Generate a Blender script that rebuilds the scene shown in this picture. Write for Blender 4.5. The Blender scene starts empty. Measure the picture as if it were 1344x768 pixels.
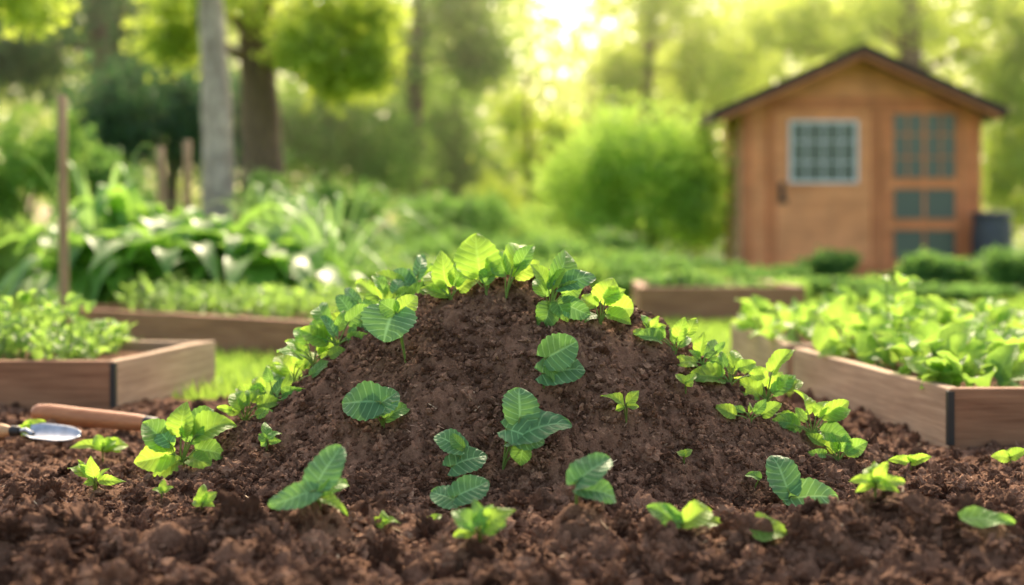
import bpy, math, random
import numpy as np
from mathutils import Vector
random.seed(7); rng = np.random.default_rng(11)
C = bpy.context.scene.collection
FP = 1867.0; CH = 0.5; HZ = 300.0
def W(px, py, d): return np.array([(px-672)/FP*d, d, CH-(py-HZ)/FP*d])

# ---------------------------------------------------------------- mesh helpers
def mk(name, V, F, mat, parent=None, uv=None, smooth=True, origin=None):
    V = np.asarray(V, dtype=np.float64).reshape(-1, 3)
    if origin is not None: V = V-np.asarray(origin)
    F = np.asarray(F, dtype=np.int32); k = F.shape[1]; n = F.shape[0]
    me = bpy.data.meshes.new(name)
    me.vertices.add(len(V)); me.vertices.foreach_set('co', V.astype(np.float32).ravel())
    me.loops.add(n*k); me.loops.foreach_set('vertex_index', F.ravel())
    me.polygons.add(n); me.polygons.foreach_set('loop_start', np.arange(0, n*k, k, dtype=np.int32))
    me.polygons.foreach_set('loop_total', np.full(n, k, dtype=np.int32))
    me.polygons.foreach_set('use_smooth', np.full(n, smooth, dtype=bool))
    if uv is not None:
        l = me.uv_layers.new(name='UVMap'); l.data.foreach_set('uv', np.asarray(uv)[F.ravel()].astype(np.float32).ravel())
    me.update(calc_edges=True); me.validate()
    if mat: me.materials.append(mat)
    o = bpy.data.objects.new(name, me); C.objects.link(o)
    if parent is not None: o.parent = parent
    return o
def mkpoly(name, V, F, mat, parent=None, smooth=False, loc=None, rz=0, bevel=0):
    me = bpy.data.meshes.new(name); me.from_pydata([tuple(map(float, v)) for v in V], [], F); me.update()
    for p in me.polygons: p.use_smooth = smooth
    if mat: me.materials.append(mat)
    o = bpy.data.objects.new(name, me); C.objects.link(o)
    if parent is not None: o.parent = parent
    if loc is not None: o.location = loc
    o.rotation_euler.z = rz
    if bevel:
        b = o.modifiers.new('bevel', 'BEVEL'); b.width = bevel; b.segments = 2; b.limit_method = 'ANGLE'
    return o
class MB:
    def __init__(s): s.V = []; s.F = []; s.U = []; s.n = 0
    def add(s, V, F, U=None):
        V = np.asarray(V, float); s.V.append(V); s.F.append(np.asarray(F)+s.n)
        s.U.append(U if U is not None else np.full((len(V), 2), .3)); s.n += len(V)
    def box(s, a, b):
        (x0, y0, z0), (x1, y1, z1) = a, b
        V = [(x0,y0,z0),(x1,y0,z0),(x1,y1,z0),(x0,y1,z0),(x0,y0,z1),(x1,y0,z1),(x1,y1,z1),(x0,y1,z1)]
        s.add(V, [(0,3,2,1),(4,5,6,7),(0,1,5,4),(1,2,6,5),(2,3,7,6),(3,0,4,7)])
    def tube(s, pts, rad, seg=6):
        P = np.asarray(pts, float); n = len(P); T = np.gradient(P, axis=0); T /= np.linalg.norm(T, axis=1)[:, None]+1e-9
        ref = np.array([0.31, .9, .1]) if abs(T[0][2]) > .7 else np.array([0, 0, 1.])
        A = np.cross(T, ref); A /= np.linalg.norm(A, axis=1)[:, None]+1e-9; B = np.cross(T, A)
        a = np.linspace(0, 2*math.pi, seg, endpoint=False); r = np.asarray(rad, float)
        V = P[:, None, :]+r[:, None, None]*(np.cos(a)[None, :, None]*A[:, None, :]+np.sin(a)[None, :, None]*B[:, None, :])
        F = [(i*seg+j, i*seg+(j+1) % seg, (i+1)*seg+(j+1) % seg, (i+1)*seg+j) for i in range(n-1) for j in range(seg)]
        s.add(V.reshape(-1, 3), F)
    def build(s, name, mat, parent=None, origin=None, smooth=True, bevel=0):
        o = mk(name, np.vstack(s.V), np.vstack(s.F), mat, parent, np.vstack(s.U), smooth, origin)
        if bevel:
            b = o.modifiers.new('bevel', 'BEVEL'); b.width = bevel; b.segments = 2; b.limit_method = 'ANGLE'
        return o
def tag(o, label=None, cat=None, group=None, kind=None):
    if label: o['label'] = label
    if cat: o['category'] = cat
    if group: o['group'] = group
    if kind: o['kind'] = kind
    return o
def empty(name, loc, label, cat, group=None):
    o = bpy.data.objects.new(name, None); o.location = tuple(map(float, loc)); o.empty_display_size = .1; C.objects.link(o)
    return tag(o, label, cat, group)

# ---------------------------------------------------------------- noise
def h2(i, j, seed):
    n = (i.astype(np.int64)*374761393+j.astype(np.int64)*668265263+seed*974634777) & 0xffffffff
    n = ((n ^ (n >> 13))*1274126177) & 0xffffffff; n = (n ^ (n >> 16))*2246822519 & 0xffffffff
    return ((n >> 8) & 0xffff)/32767.5-1
def vn(x, y, seed=0):
    x = np.asarray(x, float); y = np.asarray(y, float)
    i = np.floor(x); j = np.floor(y); u = x-i; v = y-j; u = u*u*u*(u*(u*6-15)+10); v = v*v*v*(v*(v*6-15)+10)
    a = h2(i, j, seed); b = h2(i+1, j, seed); c = h2(i, j+1, seed); d = h2(i+1, j+1, seed)
    return (a*(1-u)+b*u)*(1-v)+(c*(1-u)+d*u)*v
def bumps(x, y, sc, seed):
    X = np.asarray(x, float)*sc; Y = np.asarray(y, float)*sc; i = np.floor(X); j = np.floor(Y); best = np.zeros_like(X)
    for a in (-1, 0, 1):
        for b in (-1, 0, 1):
            ci = i+a; cj = j+b; cx = ci+.5+.45*h2(ci, cj, seed); cy = cj+.5+.45*h2(ci, cj, seed+1); hr = .5+.5*h2(ci, cj, seed+2)
            r = .35+.5*hr; q = 1-((X-cx)**2+(Y-cy)**2)/(r*r); best = np.maximum(best, np.sqrt(np.maximum(q, 0))*hr)
    return best
def rough(x, y):
    xr = x*.8+y*.6; yr = -x*.6+y*.8
    return (.011*np.abs(vn(x*22, y*22, 1))+.010*np.abs(vn(xr*45, yr*45, 2))+.0068*np.abs(vn(x*95+3, y*95, 3))
            + .0040*vn(xr*170, yr*170, 4)+.010*vn(xr*9, yr*9, 5))
lumps = []
for (px, py, r, h) in [(350,735,.13,.05),(200,745,.10,.035),(430,725,.08,.04),(610,750,.08,.035),(1180,730,.12,.065),(1090,745,.09,.04),
                       (1290,745,.1,.045),(40,735,.1,.035),(770,730,.07,.035),(880,750,.08,.03),(60,690,.1,.025),(300,690,.08,.02),(690,705,.06,.02),
                       (1250,640,.12,.02),(520,712,.06,.02),(980,735,.06,.025)]:
    d = FP*CH/(py-HZ); lumps.append(((px-672)/FP*d, d, r, h))
def Hsoil(x, y):
    wx = x+.014*vn(x*30, y*30, 61); wy = y+.014*vn(x*30, y*30, 62)
    near = np.clip((3.0-y)/.7, .35, 1.15)
    h = rough(x, y)*1.05-.018+.012*vn(x*3.1, y*3.1, 8)+near*(.032*bumps(wx, wy, 9.5, 41)+.014*bumps(wx+.3, wy, 21, 45))
    for (lx, ly, r, s) in lumps:
        q = ((x-lx)**2+(y-ly)**2)/(r*r); h = h+s*np.exp(-q*2.2)
    edge = 4.15+.12*vn(x*2.5, y*0+3, 9)+.05*vn(x*9, y*9, 10)
    return h-np.clip((y-edge)/.25, 0, 1)*.07
MX, MY = .006, 2.95
rr = [0,.06,.12,.18,.25,.32,.40,.47,.54,.62,.70,.78,.88,1.1]; hh = [.412,.407,.390,.366,.330,.287,.234,.182,.130,.078,.038,.012,-.012,-.10]
def Hmound(x, y):
    dx = x-MX; dy = (y-MY)/.66
    r = np.sqrt(dx*dx+dy*dy); r = r*(1+.05*vn(dx*3+7, dy*3, 20))
    wx = x+.008*vn(x*30, y*30, 61); wy = y+.008*vn(x*30, y*30, 62)
    return np.interp(r, rr, hh)+rough(x+5, y+9)*.95+.007*bumps(wx, wy, 21, 51)-.013
def Hall(x, y): return np.maximum(Hsoil(x, y), Hmound(x, y))
def hit(px, py):
    Y = np.arange(1.7, 4.3, .002)
    for k in range(60):
        X = (px-672)/FP*Y; Z = CH-(py-HZ)/FP*Y
        m = np.nonzero(Z < Hall(X, Y))[0]
        if len(m) and (Y[m[0]] < 3.35 or py > 540):
            i = m[0]; return np.array([X[i], Y[i], Z[i]])
        py += 2
    return W(px, py, 3.2)

# ---------------------------------------------------------------- materials
def newmat(name):
    m = bpy.data.materials.new(name); m.use_nodes = True; nt = m.node_tree; nt.nodes.clear()
    o = nt.nodes.new('ShaderNodeOutputMaterial'); return m, nt, o
def nd(nt, t, **k):
    n = nt.nodes.new(t)
    for a, b in k.items(): setattr(n, a, b)
    return n
def ramp(nt, stops):
    r = nt.nodes.new('ShaderNodeValToRGB'); e = r.color_ramp.elements
    while len(e) < len(stops): e.new(.5)
    for q, (p, c) in zip(e, stops): q.position = p; q.color = (*c, 1)
    return r
def math_(nt, op, a, b=None, c=None):
    n = nt.nodes.new('ShaderNodeMath'); n.operation = op
    for i, v in enumerate((a, b, c)):
        if v is None: continue
        if isinstance(v, (int, float)): n.inputs[i].default_value = v
        else: nt.links.new(v, n.inputs[i])
    return n.outputs[0]
def soil_mat(name, bright=1.0):
    m, nt, out = newmat(name); L = nt.links
    tc = nd(nt, 'ShaderNodeNewGeometry')
    n1 = nd(nt, 'ShaderNodeTexNoise'); n1.inputs['Scale'].default_value = 45; n1.inputs['Detail'].default_value = 8; n1.inputs['Roughness'].default_value = .7
    n2 = nd(nt, 'ShaderNodeTexNoise'); n2.inputs['Scale'].default_value = 300; n2.inputs['Detail'].default_value = 6; n2.inputs['Roughness'].default_value = .75
    n3 = nd(nt, 'ShaderNodeTexNoise'); n3.inputs['Scale'].default_value = 5; n3.inputs['Detail'].default_value = 3
    for n in (n1, n2, n3): L.new(tc.outputs['Position'], n.inputs['Vector'])
    b = bright
    r = ramp(nt, [(.25, (.038*b,.019*b,.012*b)), (.48, (.140*b,.073*b,.045*b)), (.66, (.30*b,.170*b,.108*b)), (.84, (.50*b,.32*b,.205*b))])
    mx = math_(nt, 'ADD', math_(nt, 'MULTIPLY', n1.outputs[0], .46), math_(nt, 'MULTIPLY', n2.outputs[0], .42))
    mx = math_(nt, 'ADD', mx, math_(nt, 'MULTIPLY', n3.outputs[0], .16))
    mx = math_(nt, 'ADD', mx, -.01)
    mx = math_(nt, 'ADD', mx, math_(nt, 'MULTIPLY', math_(nt, 'SUBTRACT', tc.outputs['Random Per Island'], .5), .34))
    L.new(mx, r.inputs[0])
    bs = nd(nt, 'ShaderNodeBsdfPrincipled'); bs.inputs['Roughness'].default_value = 1; bs.inputs['Specular IOR Level'].default_value = .1
    L.new(r.outputs[0], bs.inputs['Base Color'])
    bp = nd(nt, 'ShaderNodeBump'); bp.inputs['Strength'].default_value = 1; bp.inputs['Distance'].default_value = .006
    L.new(n2.outputs[0], bp.inputs['Height']); L.new(bp.outputs[0], bs.inputs['Normal'])
    L.new(bs.outputs[0], out.inputs[0]); return m
def leaf_mat(name, col, tr, veins=0.0, tfac=.45, rough_=.42, var=.35, coat=.0):
    m, nt, out = newmat(name); L = nt.links
    g = nd(nt, 'ShaderNodeNewGeometry'); oi = nd(nt, 'ShaderNodeObjectInfo')
    no = nd(nt, 'ShaderNodeTexNoise'); no.inputs['Scale'].default_value = 2.2 if not veins else 25; no.inputs['Detail'].default_value = 3
    L.new(g.outputs['Position'], no.inputs['Vector'])
    v = math_(nt, 'ADD', math_(nt, 'MULTIPLY', math_(nt, 'SUBTRACT', g.outputs['Random Per Island'] if not veins else oi.outputs['Random'], .5), var*1.2),
              math_(nt, 'MULTIPLY', math_(nt, 'SUBTRACT', no.outputs[0], .5), var*2.4))
    val = math_(nt, 'ADD', 1.0, v); hue = math_(nt, 'ADD', .5, math_(nt, 'MULTIPLY', v, -.035))
    vb = None
    if veins:
        uv = nd(nt, 'ShaderNodeUVMap'); sx = nd(nt, 'ShaderNodeSeparateXYZ'); L.new(uv.outputs[0], sx.inputs[0])
        au = math_(nt, 'MULTIPLY', math_(nt, 'ABSOLUTE', math_(nt, 'SUBTRACT', sx.outputs[0], .5)), 2)
        mr = nd(nt, 'ShaderNodeMapRange'); mr.inputs['From Min'].default_value = .10; mr.inputs['From Max'].default_value = .02; L.new(au, mr.inputs[0])
        wob = math_(nt, 'MULTIPLY', math_(nt, 'SUBTRACT', no.outputs[0], .5), .4)
        fr = math_(nt, 'FRACT', math_(nt, 'ADD', wob, math_(nt, 'SUBTRACT', math_(nt, 'MULTIPLY', sx.outputs[1], 6.5), math_(nt, 'MULTIPLY', au, 1.5))))
        ds = math_(nt, 'MINIMUM', fr, math_(nt, 'SUBTRACT', 1, fr))
        mr2 = nd(nt, 'ShaderNodeMapRange'); mr2.inputs['From Min'].default_value = .14; mr2.inputs['From Max'].default_value = .02; L.new(ds, mr2.inputs[0])
        vb = math_(nt, 'MAXIMUM', mr.outputs[0], math_(nt, 'MULTIPLY', mr2.outputs[0], .85))
    def colr(c, vm):
        src = nd(nt, 'ShaderNodeRGB'); src.outputs[0].default_value = (*c, 1); o = src.outputs[0]
        if vb is not None:
            mxn = nd(nt, 'ShaderNodeMix', data_type='RGBA'); L.new(math_(nt, 'MULTIPLY', vb, veins), mxn.inputs[0]); L.new(o, mxn.inputs[6])
            mxn.inputs[7].default_value = (min(1, c[0]*vm+.13), min(1, c[1]*vm+.15), min(1, c[2]*vm+.08), 1); o = mxn.outputs[2]
        hs = nd(nt, 'ShaderNodeHueSaturation'); L.new(val, hs.inputs['Value']); L.new(hue, hs.inputs['Hue']); L.new(o, hs.inputs['Color']); return hs.outputs[0]
    p = nd(nt, 'ShaderNodeBsdfPrincipled'); p.inputs['Roughness'].default_value = rough_; p.inputs['Specular IOR Level'].default_value = .4
    L.new(colr(col, 2.3), p.inputs['Base Color'])
    t = nd(nt, 'ShaderNodeBsdfTranslucent'); L.new(colr(tr, 1.0), t.inputs[0])
    if veins:
        cr = nd(nt, 'ShaderNodeTexNoise'); cr.inputs['Scale'].default_value = 130; cr.inputs['Detail'].default_value = 3; L.new(g.outputs['Position'], cr.inputs['Vector'])
        hgt = math_(nt, 'SUBTRACT', math_(nt, 'MULTIPLY', cr.outputs[0], 1.5), vb)
        bp = nd(nt, 'ShaderNodeBump'); bp.inputs['Strength'].default_value = .6; bp.inputs['Distance'].default_value = .0018
        L.new(hgt, bp.inputs['Height']); L.new(bp.outputs[0], p.inputs['Normal'])
    mi = nd(nt, 'ShaderNodeMixShader'); mi.inputs[0].default_value = tfac
    L.new(p.outputs[0], mi.inputs[1]); L.new(t.outputs[0], mi.inputs[2]); L.new(mi.outputs[0], out.inputs[0]); return m
def wood_mat(name, c1, c2, scale=(1.5, 30, 30), rough_=.75, blot=.8):
    m, nt, out = newmat(name); L = nt.links
    tc = nd(nt, 'ShaderNodeTexCoord'); mp = nd(nt, 'ShaderNodeMapping'); mp.inputs['Scale'].default_value = scale
    L.new(tc.outputs['Object'], mp.inputs[0])
    n = nd(nt, 'ShaderNodeTexNoise'); n.inputs['Scale'].default_value = 2.5; n.inputs['Detail'].default_value = 7; n.inputs['Roughness'].default_value = .65; n.inputs['Distortion'].default_value = .4
    L.new(mp.outputs[0], n.inputs['Vector'])
    r = ramp(nt, [(.3, c1), (.7, c2)]); L.new(n.outputs[0], r.inputs[0])
    n2 = nd(nt, 'ShaderNodeTexNoise'); n2.inputs['Scale'].default_value = 3.5; n2.inputs['Detail'].default_value = 3; L.new(tc.outputs['Object'], n2.inputs['Vector'])
    hs = nd(nt, 'ShaderNodeHueSaturation'); L.new(r.outputs[0], hs.inputs['Color']); L.new(math_(nt, 'ADD', 1-blot/2, math_(nt, 'MULTIPLY', n2.outputs[0], blot)), hs.inputs['Value'])
    p = nd(nt, 'ShaderNodeBsdfPrincipled'); p.inputs['Roughness'].default_value = rough_; p.inputs['Specular IOR Level'].default_value = .3; L.new(hs.outputs[0], p.inputs['Base Color'])
    bp = nd(nt, 'ShaderNodeBump'); bp.inputs['Strength'].default_value = .5; bp.inputs['Distance'].default_value = .004; L.new(n.outputs[0], bp.inputs['Height']); L.new(bp.outputs[0], p.inputs['Normal'])
    L.new(p.outputs[0], out.inputs[0]); return m
def plain(name, col, rough_=.5, metal=0, nscale=20, var=.25):
    m, nt, out = newmat(name); L = nt.links
    tc = nd(nt, 'ShaderNodeTexCoord'); n = nd(nt, 'ShaderNodeTexNoise'); n.inputs['Scale'].default_value = nscale; n.inputs['Detail'].default_value = 5; L.new(tc.outputs['Object'], n.inputs['Vector'])
    r = ramp(nt, [(.3, tuple(c*(1-var) for c in col)), (.7, tuple(min(1, c*(1+var)) for c in col))]); L.new(n.outputs[0], r.inputs[0])
    p = nd(nt, 'ShaderNodeBsdfPrincipled'); p.inputs['Roughness'].default_value = rough_; p.inputs['Metallic'].default_value = metal
    L.new(r.outputs[0], p.inputs['Base Color']); L.new(p.outputs[0], out.inputs[0]); return m

M = {}
M['soil'] = soil_mat('dark crumbly soil', 1.2)
M['compost'] = soil_mat('compost', 1.22)
M['leafD'] = leaf_mat('deep green veined leaf', (.095,.235,.085), (.17,.38,.07), .70, .35, .48, .3)
M['leafM'] = leaf_mat('mid green leaf', (.13,.29,.06), (.27,.52,.065), .55, .45, .48, .25)
M['leafY'] = leaf_mat('fresh yellow green leaf', (.20,.36,.05), (.46,.73,.075), .42, .52, .48, .25)
M['stem'] = leaf_mat('pale green stem', (.2,.32,.08), (.25,.4,.08), 0, .3, .5, .1)
M['bedleaf'] = leaf_mat('bed leaves', (.18,.35,.05), (.42,.66,.09), .25, .5, .45, .35)
M['herb'] = leaf_mat('herb leaves', (.17,.32,.06), (.40,.62,.11), 0, .5, .5, .3)
M['tall'] = leaf_mat('tall broad leaves', (.14,.31,.06), (.36,.62,.09), 0, .48, .38, .35)
M['grassy'] = leaf_mat('ornamental grass leaves', (.20,.35,.11), (.36,.57,.16), 0, .45, .45, .25)
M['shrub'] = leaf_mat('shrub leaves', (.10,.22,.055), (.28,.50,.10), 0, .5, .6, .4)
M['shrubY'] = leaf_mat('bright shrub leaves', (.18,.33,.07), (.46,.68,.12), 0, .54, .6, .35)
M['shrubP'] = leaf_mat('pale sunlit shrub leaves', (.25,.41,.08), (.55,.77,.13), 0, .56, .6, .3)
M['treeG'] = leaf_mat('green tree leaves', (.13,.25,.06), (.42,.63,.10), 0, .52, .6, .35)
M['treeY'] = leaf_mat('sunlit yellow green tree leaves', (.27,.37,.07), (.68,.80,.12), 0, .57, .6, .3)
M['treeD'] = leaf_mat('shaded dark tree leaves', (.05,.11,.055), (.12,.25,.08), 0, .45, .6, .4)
M['lawn'] = leaf_mat('lawn grass', (.17,.29,.045), (.40,.60,.08), 0, .5, .5, .35)
M['bark'] = wood_mat('brown bark', (.07,.045,.03), (.22,.15,.105), (14, 14, 2), .9)
M['barkpale'] = wood_mat('pale mottled brown bark', (.24,.18,.14), (.62,.51,.41), (5, 5, 3), .85, 1.2)
M['board'] = wood_mat('brown bed board', (.19,.083,.040), (.39,.205,.108))
M['boardgrey'] = wood_mat('weathered bed board', (.27,.165,.098), (.51,.355,.225))
M['stake'] = wood_mat('cane wood', (.25,.15,.08), (.44,.29,.17), (20, 20, 2))
M['handle'] = wood_mat('varnished handle wood', (.36,.13,.055), (.54,.24,.105), (3, 30, 30), .35)
M['tan'] = wood_mat('tan handle wood', (.50,.28,.13), (.70,.44,.23), (3, 30, 30), .4)
M['shed'] = wood_mat('orange cedar boards', (.72,.27,.105), (.90,.385,.17), (1.2, 6, 7), .7)
M['shedside'] = wood_mat('pale cedar cladding', (.74,.39,.22), (.88,.53,.34), (1, 1, 8), .7)
M['trim'] = wood_mat('cedar trim', (.58,.19,.075), (.72,.275,.115), (5, 5, 1), .7)
M['roof'] = plain('dark brown roofing', (.06,.03,.022), .8)
M['white'] = plain('white window frame', (.8,.8,.8), .5, var=.05)
M['black'] = plain('black iron', (.02,.018,.016), .5)
M['bin'] = plain('dark grey plastic', (.05,.055,.07), .5)
M['steel'] = plain('brushed steel', (.42,.44,.47), .38, .9, 60, .2)
m, nt, out = newmat('dark glass'); p = nd(nt, 'ShaderNodeBsdfPrincipled'); p.inputs['Base Color'].default_value = (.12,.15,.12,1); p.inputs['Roughness'].default_value = .12; p.inputs['Specular IOR Level'].default_value = .4; nt.links.new(p.outputs[0], out.inputs[0]); M['glass'] = m
M['straw'] = plain('straw', (.46,.33,.20), .8)
M['fibre'] = plain('brown fibre', (.30,.175,.11), .9)
m, nt, out = newmat('meadow'); tc = nd(nt, 'ShaderNodeNewGeometry'); n = nd(nt, 'ShaderNodeTexNoise'); n.inputs['Scale'].default_value = 3; n.inputs['Detail'].default_value = 8
nt.links.new(tc.outputs['Position'], n.inputs['Vector']); r = ramp(nt, [(.3, (.06,.10,.02)), (.55, (.12,.21,.04)), (.75, (.18,.28,.06))]); nt.links.new(n.outputs[0], r.inputs[0])
p = nd(nt, 'ShaderNodeBsdfPrincipled'); p.inputs['Roughness'].default_value = .9; nt.links.new(r.outputs[0], p.inputs['Base Color']); nt.links.new(p.outputs[0], out.inputs[0]); M['meadow'] = m

# ---------------------------------------------------------------- ground and soil
tag(mkpoly('ground', [(-300,-20,-.03),(300,-20,-.03),(300,500,-.03),(-300,500,-.03)], [(0,1,2,3)], M['meadow']), kind='structure')
def grid(xs, ys, Hf, jit):
    X, Y = np.meshgrid(xs, ys); Z = Hf(X, Y)
    X2 = X+jit*vn(X*40+9, Y*40, 31)+jit*.5*vn(X*110, Y*110, 33); Y2 = Y+jit*vn(X*40, Y*40+5, 32)
    V = np.stack([X2, Y2, Z], -1).reshape(-1, 3); nx = len(xs); ny = len(ys)
    i = np.arange((nx-1)*(ny-1)); r_, c_ = i//(nx-1), i % (nx-1); a = r_*nx+c_
    return V, np.stack([a, a+1, a+nx+1, a+nx], 1)
V, F = grid(np.arange(-2.6, 2.6, .007), np.concatenate([np.arange(1.2, 3.0, .006), np.arange(3.0, 4.6, .0095)]), Hsoil, .008)
tag(mk('soil', V, F, M['soil']), kind='structure')
mound = empty('compost_mound', (MX, MY, 0), 'large rounded mound of dark brown compost with seedlings sprouting on it', 'compost mound')
V, F = grid(np.arange(-.97, .98, .0034), np.arange(2.3, 3.62, .0038), Hmound, .007)
mk('heap', V, F, M['compost'], mound, origin=(MX, MY, 0))
import bmesh
def ico(sub):
    bm = bmesh.new(); bmesh.ops.create_icosphere(bm, subdivisions=sub, radius=1); v = np.array([q.co[:] for q in bm.verts]); f = np.array([[w.index for w in q.verts] for q in bm.faces]); bm.free(); return v, f
def crumbs(P, R, sub):
    v, f = ico(sub); n = len(P); k = len(v)
    q = rng.normal(size=(n, 4)); q /= np.linalg.norm(q, axis=1)[:, None]; w, x, y, z = q.T
    Rm = np.stack([1-2*(y*y+z*z), 2*(x*y-z*w), 2*(x*z+y*w), 2*(x*y+z*w), 1-2*(x*x+z*z), 2*(y*z-x*w), 2*(x*z-y*w), 2*(y*z+x*w), 1-2*(x*x+y*y)], 1).reshape(n, 3, 3)
    var = []
    for s in range(24):
        nz = 1+.5*vn(v[:, 0]*1.9+s*7.1+v[:, 2]*.9, v[:, 1]*1.9+v[:, 2]*1.5, 50+s)
        if sub > 1: nz = nz+.42*vn(v[:, 0]*4+s-v[:, 2], v[:, 1]*4+v[:, 2]*3, 80+s)
        if sub > 2: nz = nz+.30*vn(v[:, 0]*8.5+s+v[:, 2]*3, v[:, 1]*8.5+v[:, 2]*6, 120+s)
        var.append(v*np.maximum(nz, .25)[:, None])
    base = np.array(var)[rng.integers(0, 24, n)]*rng.uniform(.5, 1.3, (n, 1, 3))
    Vv = np.einsum('nij,nkj->nki', Rm, base)*R[:, None, None]+P[:, None, :]
    return Vv.reshape(-1, 3), (f[None]+np.arange(n)[:, None, None]*k).reshape(-1, 3)
def both(P, R):
    out = []; off = 0; Vs = []; Fs = []
    for lo, hi, sub in ((0, .0036, 1), (.0036, .0075, 2), (.0075, .016, 3), (.016, 1, 4)):
        mk_ = (R >= lo) & (R < hi)
        if not mk_.any(): continue
        v, f = crumbs(P[mk_], R[mk_], sub); Vs.append(v); Fs.append(f+off); off += len(v)
    return np.vstack(Vs), np.vstack(Fs)
n = 60000; th = rng.uniform(0, 2*math.pi, n); q = np.sqrt(rng.uniform(0, 1, n))*.84
x = MX+q*np.cos(th); y = MY+.66*q*np.sin(th); keep = (y < MY+.25); x = x[keep]; y = y[keep]
R = np.clip(rng.lognormal(math.log(.0023), .52, len(x)), .0012, .011)
P = np.stack([x, y, Hmound(x, y)+R*.3], 1); V, F = both(P, R)
tag(mk('crumbs', V, F, M['compost'], mound, smooth=False, origin=(MX, MY, 0)), kind='stuff')
n = 56000; y = 1.6+2.5*rng.uniform(0, 1, n)**1.25; x = rng.uniform(-1, 1, n)*(y*.40+.15)
inside = ((x-MX)**2+((y-MY)/.66)**2) < .66**2; x = x[~inside]; y = y[~inside]
R = np.clip(rng.lognormal(math.log(.0029), .64, len(x)), .0015, .022)
yb = rng.uniform(1.85, 2.45, 300); xb = rng.uniform(-1, 1, 300)*yb*.39; Rb = rng.uniform(.012, .028, 300)*rng.uniform(.6, 1, 300)
x = np.concatenate([x, xb]); y = np.concatenate([y, yb]); R = np.concatenate([R, Rb])
P = np.stack([x, y, Hall(x, y)+R*.15], 1); V, F = both(P, R)
tag(mk('soil_crumbs', V, F, M['soil'], smooth=False), 'loose dark crumbs and clods of soil strewn over the dug ground', 'soil crumbs', kind='stuff')
def flecks(n, y, x, Lr, wr, name, mat):
    z = Hall(x, y)+.003; a = rng.uniform(0, 6.28, n); L_ = rng.uniform(*Lr, n); w_ = rng.uniform(*wr, n)
    dx, dy = np.cos(a)*L_, np.sin(a)*L_; ux, uy = -np.sin(a)*w_, np.cos(a)*w_; dz = rng.uniform(-.7, .9, n)*L_
    V = np.stack([np.stack([x-dx-ux, y-dy-uy, z-dz], 1), np.stack([x+dx-ux, y+dy-uy, z+dz], 1), np.stack([x+dx+ux, y+dy+uy, z+dz+.001], 1), np.stack([x-dx+ux, y-dy+uy, z-dz+.001], 1)], 1).reshape(-1, 3)
    return mk(name, V, np.arange(4*n).reshape(-1, 4), mat, smooth=False)
n = 700; y = 1.9+2.0*rng.uniform(0, 1, n); x = rng.uniform(-1, 1, n)*y*.38
tag(flecks(n, y, x, (.002, .009), (.0008, .0018), 'straw_flecks', M['straw']), 'tiny pale flecks of straw and wood in the soil', 'straw', kind='stuff')
n = 6500; y = 1.9+1.6*rng.uniform(0, 1, n); x = rng.uniform(-1, 1, n)*y*.36
tag(flecks(n, y, x, (.002, .007), (.0004, .0011), 'fibre_bits', M['fibre']), 'short brown fibres of rotted plant matter in the compost', 'fibres', kind='stuff')

# ---------------------------------------------------------------- leaves
def leaf_geo(B, T, N, width, shape='ovate', nv=16, nu=8, curl=.12, fold=.12, wave=.04, ph=0.):
    B = np.asarray(B, float); T = np.asarray(T, float); d = T-B; L = np.linalg.norm(d)+1e-9; d = d/L
    s = np.cross(d, N); s /= np.linalg.norm(s)+1e-9; nn = np.cross(s, d)
    t = np.linspace(0, 1, nv+1)[:, None]; u = np.linspace(-1, 1, nu+1)[None, :]
    if shape == 'round': w = np.sin(math.pi*np.clip(t, 0, 1)**.80)**.55; heart = .22
    elif shape == 'ovate': w = np.sin(math.pi*t**.72)**.78; heart = .10
    else: w = np.sin(math.pi*t**.75); heart = 0
    w = np.maximum(w, .015)
    if nv >= 12: w = w*(1+.10*np.abs(np.sin(math.pi*(t*7.5+ph)))*(t > .05))
    au = np.abs(u); X = u*w*width/2; Y = t*L-heart*au*(1-t)**2*L*np.minimum(1, w*3)
    bend = .10*L*math.sin(ph*2.1)*np.sin(math.pi*t*.9); X = X+bend*t
    Z = fold*np.abs(u*w*width/2)*1.2-curl*L*((t-.35)**2)*1.6+wave*L*np.sin(t*10+ph+np.sign(u)*1.3)*u*u
    if nv >= 12: Z = Z-.012*L*np.cos(2*math.pi*(t*6.5-au*1.5))*au*(1-au*.8)*3*w+.015*L*np.sin(t*5+ph*3)*np.cos(u*3+ph)
    V = B+X[..., None]*s+Y[..., None]*d+Z[..., None]*nn
    U = np.stack([np.broadcast_to((u+1)/2, X.shape), np.broadcast_to(t, X.shape)], -1).reshape(-1, 2)
    k = nu+1; i = np.arange(nv*nu); a = (i//nu)*k+i % nu
    return V.reshape(-1, 3), np.stack([a, a+1, a+k+1, a+k], 1), U
def on_plane(B, N, px, py):
    D = W(px, py, 1.0)-np.array([0, 0, CH]); O = np.array([0, 0, CH]); den = D@N
    if abs(den) < .12: N = np.array([0, -1., .3]); den = D@N
    return O+D*((B-O)@N/den)
NV = {'f': (0, -1, .25), 'm': (0, -.8, .6), 'u': (0, -.5, .86), 'l': (-.5, -.8, .4), 'r': (.5, -.8, .4)}
MK = {'D': ('leafD', 'round'), 'M': ('leafM', 'ovate'), 'Y': ('leafY', 'ovate'), 'S': ('leafY', 'lance'), 'G': ('leafM', 'lance'), 'R': ('leafY', 'round')}
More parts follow.
